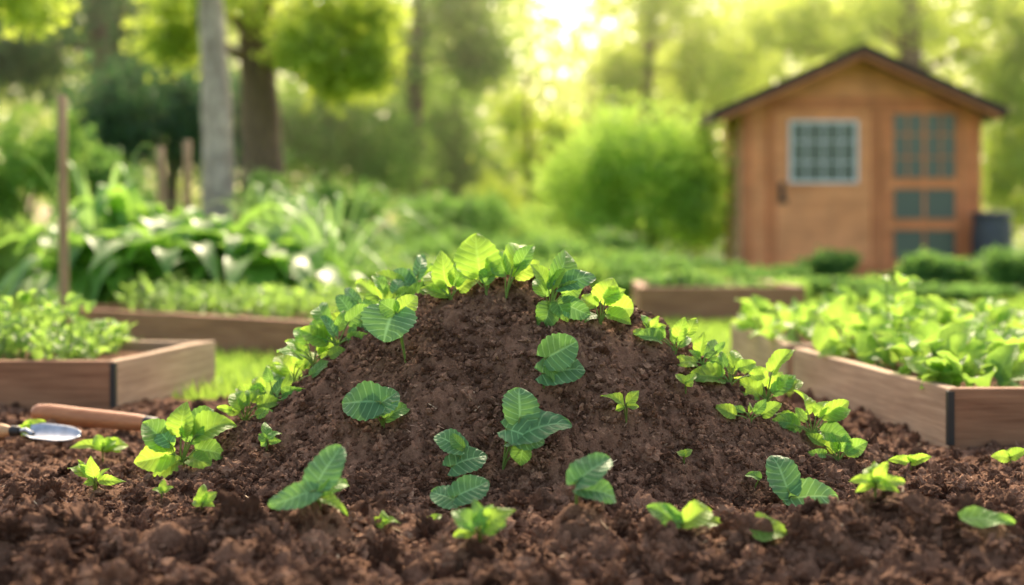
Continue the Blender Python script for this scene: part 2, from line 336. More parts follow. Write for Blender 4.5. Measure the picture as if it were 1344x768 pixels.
def plant(name, label, base, leaves, cat='seedling', group=None, off=.026):
    P = hit(*base); root = empty(name, P, label, cat, group); st = MB()
    for i, lf in enumerate(leaves):
        bx, by, tx, ty, w, k = lf[:6]; nk = lf[6] if len(lf) > 6 else random.choice('fmmlr')
        N = np.array(NV[nk], float)+rng.normal(0, .18, 3); N /= np.linalg.norm(N)
        dep = P[1]-off-random.uniform(0, .014)
        B = W(bx, by, dep); h0 = float(Hall(B[0], B[1]))
        if B[2] < h0+.014:
            for _ in range(40):
                dep -= .006; B = W(bx, by, dep)
                if B[2] > float(Hall(B[0], B[1]))+.014: break
        T = on_plane(B, N, tx, ty)
        if T[2] < float(Hall(T[0], T[1]))+.008:
            for _ in range(30):
                q = T[1]-.008; T = W(tx, ty, q)
                if T[2] > float(Hall(T[0], T[1]))+.008: break
        mt, sh = MK[k]; L = np.linalg.norm(T-B); flat = k == 'D'
        V, F, U = leaf_geo(B, T, N, w/FP*dep*1.14, sh, 40, 12, curl=random.uniform(.1, .4) if flat else random.uniform(.2, .7), fold=random.uniform(.08, .28) if flat else random.uniform(.15, .5), wave=random.uniform(.025, .06), ph=random.uniform(0, 6))
        mk('leaf', V, F, M[mt], root, U, True, P)
        mid = (P+B)/2+np.array([random.uniform(-.004, .004), -.006, .008]); rs = max(.0012, min(.0022, L*.025))
        pts = [P-np.array([0, 0, .008])]+[(1-t)**2*P+2*t*(1-t)*mid+t*t*B for t in (.2, .4, .6, .8, 1)]+[B+(T-B)*.12]
        st.tube(pts, [rs*1.2, rs*1.1, rs, rs, rs*.9, rs*.85, rs*.3], 6)
    st.build('stem', M['stem'], root, P)
    return root
def fan(cx, cy, L, n, kinds, a0=15, a1=165, wr=.48):
    out = []
    for i in range(n):
        a = math.radians(a0+(a1-a0)*(i+random.uniform(.1, .9))/n); l = L*random.uniform(.5, 1.0)
        s = random.uniform(.2, .75)*L
        bx, by = cx+math.cos(a)*s*.85, cy-math.sin(a)*s
        a2 = a+random.uniform(-.5, .5)
        out.append((bx, by, bx+math.cos(a2)*l, by-math.sin(a2)*l*.85, l*wr*random.uniform(.8, 1.3), random.choice(kinds)))
    return out
S = 'seedling'
plant(S, 'seedling with one big drooping green leaf on a long pale stem, upper left mound face', (533,474), [(516,408,504,447,60,'D','m'),(522,412,549,386,24,'Y'),(520,410,498,394,22,'M')])
plant(S, 'low seedling with a broad heart shaped veined leaf on the left of the mound face', (504,560), [(499,527,446,524,44,'D','m'),(484,538,521,510,34,'D','m'),(506,549,541,527,20,'M')])
plant(S, 'two leaved veined seedling just under the top tuft on the upper mound face', (714,508), [(716,470,758,448,40,'D','f'),(712,490,769,486,36,'D','m'),(716,480,738,500,20,'M')])
plant(S, 'largest seedling in the centre of the mound face, round leaf above two broad ones', (660,612), [(682,552,686,508,44,'D','f'),(672,574,748,550,44,'D','m'),(664,562,716,576,36,'D','m'),(688,584,681,612,26,'M','f')])
plant(S, 'seedling with two small scalloped leaves left of the largest central seedling', (596,624), [(606,588,569,572,28,'D','m'),(592,612,638,590,34,'D','m'),(608,588,590,566,14,'M')])
plant(S, 'seedling with broad paired leaves low on the mound, behind the bright foreground seedling', (603,682), [(601,658,565,643,30,'D','m'),(598,652,640,628,34,'D','m')])
plant(S, 'veined seedling with one leaf raised and one drooping at right of the lower mound face', (756,662), [(757,632,799,594,38,'D','m'),(762,640,814,655,28,'D','m'),(758,632,746,614,13,'M')])
plant(S, 'seedling with tall upright oval leaf and one leaf laid left, lower left mound foot', (420,668), [(414,638,446,582,40,'D','m'),(412,644,352,658,28,'D','m'),(422,645,467,620,16,'M','m'),(418,652,456,668,16,'Y','u')])
plant('sprout', 'tiny bright sprout alone on the right of the mound face', (822,550), [(821,531,796,514,13,'S'),(822,530,840,512,13,'S'),(822,533,841,534,10,'S'),(820,534,806,538,9,'S')], 'sprout')
plant('sprout', 'tiny bright sprout high on the right shoulder of the mound', (900,513), [(900,503,887,489,11,'S'),(900,502,914,489,11,'S'),(900,504,915,502,9,'S')], 'sprout')
plant(S, 'bright green seedling with cupped leaves front and centre at the mound foot', (630,712), [(622,694,592,668,24,'M','m'),(632,694,668,664,28,'Y','l'),(634,698,664,686,16,'M','m'),(622,697,594,700,16,'Y','m'),(628,688,626,656,18,'M','r'),(630,690,648,660,14,'M','m')], off=.035)
plant(S, 'two leaved bright seedling in the soil at the right of the mound foot', (897,700), [(893,687,845,662,22,'M','m'),(897,687,942,664,28,'Y','m'),(892,685,870,658,14,'M')])
plant(S, 'large veined seedling with one upright and one sideways leaf, right of the mound foot', (1030,670), [(1036,646,1010,596,36,'D','m'),(1038,652,1104,656,36,'D','m')])
plant(S, 'small star shaped seedling of many bright leaves, right of the large veined one', (1148,651), [(1148,632,1119,626,14,'Y'),(1148,632,1133,608,14,'Y'),(1150,630,1166,607,14,'Y'),(1152,632,1192,628,15,'Y'),(1149,630,1150,603,13,'Y'),(1147,634,1124,642,12,'Y'),(1152,635,1176,641,12,'Y')])
plant('sprout', 'small bright sprout with four broad leaves in the soil left of the mound foot', (265,675), [(265,661,250,656,12,'Y'),(265,660,264,635,14,'Y'),(267,660,285,645,13,'Y'),(266,662,281,662,10,'Y')], 'sprout')
plant('sprout', 'smallest three leaved sprout in the soil near the left mound foot', (213,655), [(213,646,201,640,9,'Y'),(213,645,213,628,9,'Y'),(214,646,226,638,9,'Y')], 'sprout')
plant('sprout', 'spiky bright sprout with long leaves in the soil in front of the trowel blade', (125,648), [(124,630,86,605,13,'S'),(126,630,160,628,12,'S'),(124,628,118,600,15,'S'),(123,630,100,600,10,'S'),(127,630,140,612,9,'S'),(124,634,108,634,10,'S')], 'sprout')
plant('sprout', 'little upright sprout on the lower left slope of the mound', (350,593), [(350,578,338,570,10,'G'),(350,576,350,550,12,'G'),(352,577,368,564,11,'G'),(352,580,368,578,9,'G'),(350,579,342,586,9,'G')], 'sprout')
plant(S, 'low spreading bright seedling just right of the trowel blade', (135,604), [(133,588,95,577,14,'Y'),(136,588,172,580,16,'Y'),(134,587,122,570,14,'Y'),(136,587,152,571,12,'Y'),(136,590,160,592,12,'Y')])
plant('leafy_seedling', 'largest bushy bright seedling at the left foot of the mound beside the wooden tool handle', (238,614), [(228,596,174,606,34,'Y','m'),(222,586,184,550,34,'M','m'),(238,572,240,528,30,'Y','f'),(256,572,308,552,36,'Y','m'),(236,604,194,626,26,'Y','m'),(256,590,296,594,30,'M','m'),(248,566,284,534,28,'M','r'),(222,580,200,560,24,'D','m'),(248,580,264,548,28,'M','f'),(246,600,276,608,22,'Y','m')])
plant(S, 'small flat seedling in the soil left of the right raised bed corner', (1195,620), [(1194,607,1170,602,12,'Y'),(1196,607,1222,600,12,'Y'),(1195,606,1202,596,10,'Y')])
plant(S, 'small seedling at the right picture edge under the raised bed front board', (1326,613), [(1325,600,1303,598,14,'Y'),(1326,600,1346,590,14,'Y'),(1326,599,1330,587,10,'Y')])
plant('sprout', 'low bright sprout in the soil left of the front and centre seedling', (503,698), [(502,687,486,680,10,'Y'),(503,686,506,669,12,'Y'),(504,687,524,680,12,'Y'),(503,688,494,690,8,'Y')], 'sprout')
plant('sprout', 'tiny two leaved sprout just left of the front and centre seedling', (565,695), [(565,685,552,680,10,'Y'),(566,685,578,673,11,'Y')], 'sprout')
plant('sprout', 'tiniest two leaved sprout on the lower right face of the mound', (898,608), [(898,598,888,592,8,'Y'),(898,598,908,589,9,'Y')], 'sprout')
plant('sprout', 'one leaved sprout on the mound just above left of the large veined right seedling', (990,640), [(998,628,978,620,13,'M','m')], 'sprout')
plant(S, 'bright low seedling lying beside the end of the wooden tool handle, near the left edge', (40,574), [(30,566,58,551,15,'Y'),(44,566,14,562,12,'Y'),(40,566,34,551,10,'Y')])
plant(S, 'bright seedling clump on the mound foot just right of the bushy one', (322,556), fan(322,546,34,8,'YYM',0,180))
g = 'seedlings along the mound ridge'
ridgeL = [(358,532,38,8,'lowest of the left ridge clumps'),(386,504,42,7,'second from the foot of the left ridge'),(412,480,44,7,'third up the left ridge of the mound'),
          (442,456,48,8,'midway up the left ridge of the mound'),(474,432,46,7,'just left of the big drooping leaf'),(510,408,46,7,'behind the big drooping leaf on the left ridge'),(546,390,48,8,'second below the summit on the left ridge')]
for (x, y, L, n, t) in ridgeL:
    plant('leafy_seedling', 'bright seedling clump '+t, (x, y), fan(x, y-4, L, n, 'YYMMD', 5, 175), group=g, off=.0)
plant('leafy_seedling', 'seedling with pointed fresh leaves just left of the tallest summit leaf', (592,394), [(586,376,574,330,26,'Y','f'),(598,374,606,338,22,'M','f'),(580,380,554,350,22,'Y'),(588,388,552,376,20,'Y','m'),(602,380,624,360,22,'Y')], off=0)
plant('leafy_seedling', 'summit seedling with the tallest broad translucent yellow green leaf', (640,386), [(630,362,626,304,50,'Y','f'),(646,360,664,322,28,'Y','f'),(622,366,602,344,22,'Y'),(636,372,650,350,20,'M')], off=0)
plant('leafy_seedling', 'summit seedling with one leaf pointing straight up, right of the tallest leaf', (664,390), [(672,356,684,304,30,'Y','r'),(664,360,650,328,24,'M','l'),(676,362,708,340,22,'Y','f'),(680,352,702,320,20,'M','f')], off=0)
plant('leafy_seedling', 'dark leaved bushy seedling right of the summit, leaves hanging down the face', (722,412), [(720,378,700,344,24,'Y'),(728,372,748,324,32,'M','r'),(736,374,784,358,24,'D','f'),(716,388,704,362,20,'M'),(724,398,708,432,28,'M','f'),(740,398,774,414,24,'D','f'),(738,386,768,376,22,'M','f'),(730,394,746,418,24,'M','f'),(724,378,738,350,20,'Y')], off=0.005)
plant('leafy_seedling', 'bright broad leaved seedling on the right shoulder beside the dark summit seedling', (788,425), [(788,396,804,364,30,'Y','f'),(800,402,834,404,30,'R','f'),(782,402,762,386,20,'Y'),(798,412,828,424,20,'Y','m'),(780,412,762,422,20,'M'),(794,392,820,378,20,'Y')], off=0)
ridgeR = [(852,442,30,5,'highest and smallest on the right slope'),(886,462,36,6,'second down the right slope of the mound'),(922,482,36,6,'third down the right slope, near the tiny shoulder sprout'),
          (958,504,46,7,'midway down the right slope of the mound'),(1006,528,48,8,'two below the middle of the right slope'),(984,554,32,5,'set inward of the ridge on the lower right slope'),
          (1066,574,46,8,'large and near the foot of the right slope'),(1100,606,40,7,'at the very foot of the right slope')]
for (x, y, L, n, t) in ridgeR:
    plant('leafy_seedling', 'bright seedling clump '+t, (x, y), fan(x, y-5, L, n, 'YYYMM', 5, 175), group=g, off=.0)
def fallen(label, bx, by, tx, ty, w, k):
    P = hit((bx+tx)/2, (by+ty)/2); B = W(bx, by, P[1]-.01); T = W(tx, ty, P[1]-.01)
    zz = max(float(Hall(B[0], B[1])), float(Hall(T[0], T[1])))+.006; B[2] = max(B[2], zz-.01); T[2] = max(T[2], zz-.01)
    mt, sh = MK[k]; V, F, U = leaf_geo(B, T, np.array([.05, -.55, .8]), w/FP*P[1]*1.6, sh, curl=.1, fold=.2)
    o = mk('fallen_leaf', V, F, M[mt], None, U, True, P); o.location = tuple(P)+np.array([0, -.012, .012]) if False else tuple(P+np.array([0, -.012, .010])); tag(o, label, 'leaf')
fallen('bright yellow green loose leaf lying on foreground soil right of centre', 980,700,1034,710,28,'Y')
fallen('green loose leaf lying on soil at the far right foreground', 1258,686,1330,690,20,'M')
fallen('small bright loose leaf lying beside the two leaved seedling at the mound foot', 908,706,950,697,16,'Y')

# ---------------------------------------------------------------- tools
def lathe(mb, A, Bp, prof, seg=16):
    A = np.asarray(A, float); Bp = np.asarray(Bp, float); mb.tube([A+(Bp-A)*t for t, r in prof], [r for t, r in prof], seg)
A = np.array([-1.27, 3.25, .040]); Bp = np.array([-1.135, 3.22, .042])
tr = empty('trowel', (-1.1, 3.22, .01), 'trowel with steel blade and tan wooden handle lying on soil at the left edge', 'trowel')
mb = MB(); lathe(mb, A, Bp, [(0,.004),(.03,.013),(.15,.016),(.5,.014),(.85,.016),(.95,.012),(1,.010)]); mb.build('handle', M['tan'], tr, tr.location)
mb = MB(); lathe(mb, Bp, Bp+np.array([.022, -.004, 0]), [(0,.0105),(.1,.0125),(.9,.0115),(1,.009)]); mb.build('ferrule', M['black'], tr, tr.location)
mb = MB(); Q = Bp+np.array([.018, -.003, 0]); R_ = Q+np.array([.035, -.006, -.006]); mb.tube([Q, (Q+R_)/2+np.array([0, 0, .006]), R_], [.005, .005, .006], 8); mb.build('neck', M['steel'], tr, tr.location)
nv_, nu_ = 16, 10; Tp = R_+np.array([.128, -.03, -.004]); d_ = Tp-R_; Lb = np.linalg.norm(d_); d_ = d_/Lb; s_ = np.cross(d_, [.05, -.45, .9]); s_ /= np.linalg.norm(s_); n_ = np.cross(s_, d_)
Vb = []
for i in range(nv_+1):
    t = i/nv_; wv = .031*(min(1, .55+t*2.2) if t < .55 else math.sqrt(max(0, 1-((t-.55)/.45)**2.0))*.98+.02)
    for j in range(nu_+1):
        u = -1+2*j/nu_; Vb.append(R_+d_*(t*Lb-.012)+s_*u*wv+n_*(.013*(u*u)*(1-t*.5)))
ib = np.arange(nv_*nu_); ab = (ib//nu_)*(nu_+1)+ib % nu_
o = mk('blade', Vb, np.stack([ab, ab+1, ab+nu_+2, ab+nu_+1], 1), M['steel'], tr, None, True, tr.location); sm = o.modifiers.new('solid', 'SOLIDIFY'); sm.thickness = .002
A = W(42, 541, 3.42); Bp = W(192, 556, 3.36)
A[2] = max(A[2], .045); hf = empty('hand_fork', (A+Bp)/2*np.array([1, 1, 0]), 'hand tool with thick reddish wooden handle lying behind the trowel', 'hand tool')
mb = MB(); lathe(mb, A, Bp, [(0,.003),(.012,.014),(.05,.021),(.15,.024),(.4,.0225),(.7,.0215),(.93,.020),(1,.017)], 20); mb.build('handle', M['handle'], hf, hf.location)
D_ = (Bp-A)/np.linalg.norm(Bp-A); E = Bp+D_*.03; mb = MB(); lathe(mb, Bp-D_*.004, E, [(0,.0175),(.1,.0185),(.9,.016),(1,.012)], 16); mb.build('ferrule', M['black'], hf, hf.location)
mb = MB(); G = E+D_*.04-np.array([0, 0, .012]); mb.tube([E-D_*.01, (E+G)/2, G], [.006, .005, .006], 8)
for s in (-1, 0, 1):
    sd = np.array([0, 1, 0])*s*.022; mb.tube([G, G+D_*.02+sd, G+D_*.07+sd-np.array([0, 0, .015]), G+D_*.11+sd-np.array([0, 0, .04])], [.004, .0045, .004, .002], 6)
mb.build('tines', M['steel'], hf, hf.location)

# ---------------------------------------------------------------- raised beds
def bed(label, cs, h, mats, t=.032, posts=(), fill=True, name='raised_bed'):
    cs = [np.array(c, float) for c in cs]; c0 = cs[0]; root = empty(name, (c0[0], c0[1], 0), label, 'raised bed'); n = len(cs)
    cen = sum(cs)/n; inner = []
    for i in range(n):
        a = cs[i]-cs[i-1]; b = cs[(i+1) % n]-cs[i]; a /= np.linalg.norm(a); b /= np.linalg.norm(b)
        na = np.array([-a[1], a[0]]); nb = np.array([-b[1], b[0]])
        if na@(cen-cs[i]) < 0: na = -na
        if nb@(cen-cs[i]) < 0: nb = -nb
        v = na+nb; v /= np.linalg.norm(v); inner.append(cs[i]+v*t/max(.3, v@na))
    for i in range(n):
        j = (i+1) % n; A, Bc = cs[i], cs[j]; d = Bc-A; ang = math.atan2(d[1], d[0]); ca, sa = math.cos(-ang), math.sin(-ang)
        def loc(p): q = p-A; return np.array([q[0]*ca-q[1]*sa, q[0]*sa+q[1]*ca])
        dd = d/np.linalg.norm(d)*.0008
        a0, b0, b1, a1 = loc(A+dd), loc(Bc-dd), loc(inner[j]-dd), loc(inner[i]+dd)
        hz = h-.0015*(i % 2); ns = max(6, int(np.linalg.norm(d)/.06)); V = []
        for k in range(ns+1):
            f = k/ns; po = a0+(b0-a0)*f; pi_ = a1+(b1-a1)*f; wz = .0025*float(vn(f*ns*.33+i*7, h*50+c0[0]*9, 90)); wo = .0022*float(vn(f*ns*.25+i*5, c0[1]*9, 91))
            po = po+np.array([0, wo if 0 < k < ns else 0])
            V += [(po[0], po[1], -.03), (pi_[0], pi_[1], -.03), (pi_[0], pi_[1], hz+wz), (po[0], po[1], hz+wz*.6)]
        Fc = [(0,1,2,3), tuple(4*ns+q for q in (3,2,1,0))]
        for k in range(ns):
            for q in range(4): Fc.append((4*k+q, 4*k+4+q, 4*k+4+(q+1) % 4, 4*k+(q+1) % 4))
        ob = mkpoly('board', V, Fc, M[mats[i]], root, loc=(A[0]-c0[0], A[1]-c0[1], 0), rz=ang)
        b = ob.modifiers.new('bevel', 'BEVEL'); b.width = .004; b.segments = 2; b.limit_method = 'ANGLE'; b.angle_limit = math.radians(50)
    for i in posts:
        p = cs[i]; mb = MB(); v = (cen-p)/np.linalg.norm(cen-p)
        for q in (cs[i-1], cs[(i+1) % n]):
            d = (q-p)/np.linalg.norm(q-p); nrm = np.array([-d[1], d[0]])
            if nrm@v > 0: nrm = -nrm
            a = p+nrm*.005-d*.005; b = a+d*.015
            aa = p-d*.004-nrm*.001; bb = aa+d*.015
            mb.add([(*a, .005), (*b, .005), (*b, h-.006), (*a, h-.006), (*aa, .005), (*bb, .005), (*bb, h-.006), (*aa, h-.006)], [(0,1,2,3),(0,4,7,3),(1,5,6,2),(2,6,7,3)])
        mb.build('corner_bracket', M['black'], root, (c0[0], c0[1], 0), smooth=False)
    if fill: mkpoly('soil_fill', [(p[0]-c0[0], p[1]-c0[1], h-.035) for p in inner], [tuple(range(n))], M['soil'], root)
    return root
bed('near right raised bed with dark corner bracket and weathered side board, full of leafy greens', [(1.0,3.25),(2.5,3.20),(2.45,4.45),(.865,4.38)], .134, ['board','board','board','boardgrey'], .034, (0,))
bed('far right raised bed whose side board continues behind the near right bed', [(.862,4.47),(2.3,4.6),(2.2,5.6),(.845,5.5)], .137, ['boardgrey','board','board','boardgrey'], .034)
bed('near left raised bed with light right side board and dark corner bracket', [(-1.10,3.93),(-.968,4.65),(-2.5,4.88),(-2.6,3.97)], .134, ['boardgrey','boardgrey','board','board'], .032, (0,))
bed('long raised bed with reddish brown boards behind the near left bed, planted with fine greens', [(-.45,5.32),(.05,6.2),(-1.75,7.35),(-2.08,6.6)], .134, ['board','board','board','board'], .05)
bed('short raised bed with brown boards right of the mound top, before the shed planting', [(.70,7.8),(1.62,7.85),(1.60,8.9),(.74,8.8)], .178, ['board','board','board','board'], .05)
bed('far small raised bed glimpsed between the mound top and the tall leafy clump', [(-1.15,9.6),(-.45,9.7),(-.4,10.4),(-1.1,10.3)], .14, ['board','board','board','board'], .05)

def leafy(name, label, cat, group, x, y, z, r, h, n, L, mat, wr=.6, shape='ovate'):
    root = empty(name, (x, y, z), label, cat, group); mb = MB(); st = MB(); o = np.array([x, y, z])
    for i in range(n):
        a = random.uniform(0, 6.283); q = r*math.sqrt(random.random()); hh_ = h*random.uniform(.25, 1)*(1-.35*(q/r)**2)
        B = o+np.array([math.cos(a)*q, math.sin(a)*q, hh_]); el = random.uniform(-.3, 1.2)
        a2 = a+random.uniform(-.9, .9); d = np.array([math.cos(a2)*math.cos(el), math.sin(a2)*math.cos(el), math.sin(el)])
        l = L*random.uniform(.5, 1.2); N = np.array([random.uniform(-.7, .7), random.uniform(-1, .4), 1.0])
        V, F, U = leaf_geo(B, B+d*l, N, l*wr, shape, 8, 4, .35, .3, .07, random.uniform(0, 6)); mb.add(V, F, U)
        if i % 3 == 0: st.tube([o+np.array([math.cos(a)*q*.3, math.sin(a)*q*.3, -.01]), o+np.array([math.cos(a)*q*.8, math.sin(a)*q*.8, hh_*.6]), B], [.003, .0025, .0015], 5)
    mb.build('foliage', M[mat], root, o); st.build('stem', M['stem'], root, o); return root
g = 'leafy greens in the near right raised bed'
for yy in (3.43, 3.68, 3.94, 4.20):
    x0 = 1.0-(yy-3.25)*.12+.14
    for k in range(5):
        xx = x0+k*.225+random.uniform(-.04, .04)
        if xx < yy*.38: leafy('leafy_green', 'bright broad leaved green plant packed in the near right raised bed', 'vegetable plant', g, xx, yy+random.uniform(-.05, .05), .10, random.uniform(.08, .12), random.uniform(.05, .12), random.randint(18, 26), .088, 'bedleaf', .84)
leafy('leafy_green', 'tallest bright green plant standing above the leafy greens of the near right bed', 'vegetable plant', None, *W(1172, 455, 4.2)[:2], .10, .07, .26, 22, .09, 'bedleaf', .8)
g = 'leafy greens in the far right raised bed'
for yy in (4.67, 4.97, 5.27):
    for k in range(5):
        xx = .98+k*.27+random.uniform(-.05, .05)
        if xx < yy*.38: leafy('leafy_green', 'bright green plant growing in the far right raised bed', 'vegetable plant', g, xx, yy, .10, .12, random.uniform(.07, .15), 24, .09, 'bedleaf', .8)
g = 'fine leaved greens in the near left raised bed'
for yy in (4.12, 4.35, 4.58):
    for k in range(3):
        xx = -1.32-k*.17+random.uniform(-.03, .03)
        leafy('herb_plant', 'fine leaved bright green plant in the near left raised bed', 'herb plant', g, xx, yy, .10, .11, random.uniform(.12, .22)*(1 if k else .7), 60, .05, 'herb', .7)
g = 'fine leaved greens in the long raised bed'
for k in range(8):
    for j in range(3):
        xx = -1.72+k*.2+j*.05+random.uniform(-.04, .04); yy = 6.62-(xx+1.72)*.72+j*.24
        leafy('herb_plant', 'low fine leaved green plant in the long raised bed', 'herb plant', g, xx, yy, .10, .14, random.uniform(.10, .2), 60, .055, 'herb', .5)

# ---------------------------------------------------------------- tall plants, grasses
def blade(mb, P0, P1, P2, w, nseg=9):
    t = np.linspace(0, 1, nseg+1)[:, None]; P = (1-t)**2*P0+2*t*(1-t)*P1+t*t*P2
    T = np.gradient(P, axis=0); s = np.cross(T, [0, 0, 1.]); s /= np.linalg.norm(s, axis=1)[:, None]+1e-6
    nn = np.cross(s, T); nn /= np.linalg.norm(nn, axis=1)[:, None]+1e-6
    ww = (np.sin(math.pi*np.clip(t*.93+.07, 0, 1)**.8)**.8)*w/2
    V = np.stack([P-s*ww+nn*ww*.3, P, P+s*ww+nn*ww*.3], 1).reshape(-1, 3)
    F = [(i*3+j, i*3+j+1, i*3+j+4, i*3+j+3) for i in range(nseg) for j in (0, 1)]; mb.add(V, F)
def tall(name, label, cat, group, x, y, h, n, w, mat, spread, droop=.5):
    root = empty(name, (x, y, 0), label, cat, group); mb = MB(); o = np.array([x, y, 0.])
    for i in range(n):
        a = random.uniform(0, 6.283); hh_ = h*random.uniform(.45, 1.05); sp = spread*random.uniform(.4, 1.25)
        dv = np.array([math.cos(a), math.sin(a), 0]); P0 = o+dv*random.uniform(0, .1)-np.array([0, 0, .02])+np.array([0,0,.55*h*random.random() if w > .04 else 0])
        tw = np.array([random.uniform(-.1, .1), random.uniform(-.1, .1), 0])
        blade(mb, P0, o+dv*sp*.4+tw+np.array([0, 0, hh_*1.3]), o+dv*sp+tw*2+np.array([0, 0, max(.03, hh_*random.uniform(.9-droop*1.2, .95))]), w*random.uniform(.6, 1.25))
    mb.build('foliage', M[mat], root, o)
    st = MB(); st.tube([o-np.array([0, 0, .03]), o+np.array([.01, 0, h*.35]), o+np.array([0, .01, h*.6])], [w*.2+.006, w*.15+.004, .003], 6); st.build('stem', M['stem'], root, o); return root
for (px, d, h, t) in [(112,7.5,.54,'leftmost of its row, right of the stake'),(168,7.8,.72,'tallest of its row'),(222,7.4,.60,'before the small canes'),
                      (275,7.9,.64,'below the pale slim trunk'),(330,7.5,.52,'below the thick brown trunk'),(385,7.8,.46,'rightmost of its row, left of the arching grass')]:
    x = (px-672)/FP*d; tall('broad_leaved_plant', 'tall plant with broad arching leaves, '+t, 'garden plant', 'tall broad leaved plants behind the long bed', x, d, h, 58, .165, 'tall', .40, .75)
tall('ornamental_grass', 'fountain of narrow arching grass leaves at the right end of the broad leaved row', 'ornamental grass', None, *W(440, 0, 8.4)[:2], .80, 70, .032, 'grassy', .70, .8)
tall('ornamental_grass', 'narrow leaved upright grass clump behind the leftmost broad leaved plants', 'ornamental grass', None, *W(130, 0, 8.3)[:2], 1.0, 30, .036, 'grassy', .5, .5)
tall('ornamental_grass', 'dense clump of arching grass leaves behind the thick trunk end of the broad leaved row', 'ornamental grass', None, *W(370, 0, 8.9)[:2], .92, 60, .032, 'grassy', .45, .6)

def stick(label, pts, r, mat='stake', name='garden_cane'):
    root = MB(); root.tube(pts, [r, r*1.02, r*.98, r*.95, r*.3], 10); P = np.array(pts[0]); o = root.build(name, M[mat], None, P); o.location = tuple(P); tag(o, label, 'garden stake')
def line(a, b): a = np.array(a); b = np.array(b); return [a+(b-a)*t for t in (0, .4, .75, .992, 1)]
stick('tall thick brown wooden stake standing at the left behind the beds', line((-2.02,6.42,-.02), (-2.005+-.02,6.4,1.10)), .021)
stick('short tan cane rising behind the broad leaved row, left of the pale trunk', line(W(216,430,8.7)*[1,1,0], W(210,192,8.7)), .025)
stick('short tan cane rising beside the pale trunk, right of the other short cane', line(W(244,430,8.9)*[1,1,0], W(246,184,8.9)), .025)

# ---------------------------------------------------------------- foliage masses
def leafcards(C_, sig, n, size):
    c = C_[rng.integers(0, len(C_), n)]+rng.normal(0, 1, (n, 3))*sig
    d = rng.normal(size=(n, 3)); d[:, 2] -= .3; d /= np.linalg.norm(d, axis=1)[:, None]
    q = rng.normal(size=(n, 3)); s = np.cross(d, q); s /= np.linalg.norm(s, axis=1)[:, None]
    L = size*rng.uniform(.6, 1.3, n)[:, None]; w = L*.3
    V = np.stack([c-d*L/2, c-s*w, c+d*L/2, c+s*w], 1).reshape(-1, 3); return V, np.arange(4*n).reshape(-1, 4)
def blobs2clumps(blobs, per):
    out = []
    for (cx, cy, cz, rx, ry, rz) in blobs:
        k = per; v = rng.normal(size=(k, 3)); v /= np.linalg.norm(v, axis=1)[:, None]; v *= rng.uniform(.15, 1, (k, 1))**.45
        out.append(np.array([cx, cy, cz])+v*[rx, ry, rz])
    return np.vstack(out)
def bush(label, px, d, top, halfw, mat, n=5000, size=.05, name='bush', cat='bush', group=None, sg=.10):
    x = (px-672)/FP*d; h = CH-(top-HZ)/FP*d; r = halfw/FP*d
    root = empty(name, (x, d, -.03), label, cat, group); o = np.array([x, d, -.03])
    bl = [(x, d, h*.45, r*.85, r*.7, h*.42)]
    for k in range(7):
        a = random.uniform(0, 6.28); bl.append((x+math.cos(a)*r*.62, d+math.sin(a)*r*.4, h*random.uniform(.3, .75), r*.42, r*.42, h*.24))
    cl = blobs2clumps(bl, 24); cl[:, 2] = np.maximum(cl[:, 2], .03)
    V, F = leafcards(cl, min(r, h)*sg, n, size); V[:, 2] = np.maximum(V[:, 2], -.02); mk('foliage', V, F, M[mat], root, smooth=False, origin=o)
    st = MB()
    for k in range(5):
        a = k*1.256; st.tube([o, o+np.array([math.cos(a)*r*.2, math.sin(a)*r*.2, h*.4]), o+np.array([math.cos(a)*r*.5, math.sin(a)*r*.4, h*.75])], [.02*h+.004, .014*h+.003, .004], 6)
    st.build('stem', M['bark'], root, o); return root
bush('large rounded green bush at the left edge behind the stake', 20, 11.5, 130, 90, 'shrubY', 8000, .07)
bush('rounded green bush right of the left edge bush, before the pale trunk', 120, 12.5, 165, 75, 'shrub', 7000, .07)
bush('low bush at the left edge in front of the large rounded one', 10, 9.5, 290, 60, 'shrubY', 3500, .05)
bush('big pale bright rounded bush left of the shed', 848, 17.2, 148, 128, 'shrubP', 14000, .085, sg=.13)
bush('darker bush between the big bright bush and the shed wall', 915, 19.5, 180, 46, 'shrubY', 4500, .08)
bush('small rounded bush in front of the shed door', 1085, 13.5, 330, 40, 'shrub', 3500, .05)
bush('leafy plant growing beside the glazed shed panel', 1235, 12.5, 334, 55, 'shrub', 4500, .06)
bush('bush at the right edge in front of the dark barrel', 1345, 12.0, 330, 55, 'shrub', 4500, .06)
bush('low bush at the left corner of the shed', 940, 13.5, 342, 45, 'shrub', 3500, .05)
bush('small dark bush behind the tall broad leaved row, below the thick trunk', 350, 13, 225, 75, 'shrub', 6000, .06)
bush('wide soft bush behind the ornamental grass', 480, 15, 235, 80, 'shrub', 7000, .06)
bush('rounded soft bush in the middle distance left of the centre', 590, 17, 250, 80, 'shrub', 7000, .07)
bush('low rounded bush in the middle distance at the centre', 705, 18, 268, 80, 'shrubY', 6000, .07)
g = 'low green plants across the middle of the garden'
for px in range(430, 1344, 46):
    for (d0, tp) in ((10.3, 345), (12.6, 322), (15.2, 300)):
        if d0 > 14 and px > 850: continue
        if px > 900: tp += 30
        pxx = px+random.uniform(-20, 20); dd = d0+random.uniform(-.6, .6)
        bush('low soft green plant in the planting across the middle of the garden', pxx, dd, tp+random.uniform(-12, 18), 46, random.choice(['shrub', 'shrub', 'shrubY']), 1500, .05, 'low_plant', 'garden plant', g)
g = 'plants in the short brown bed right of the mound'
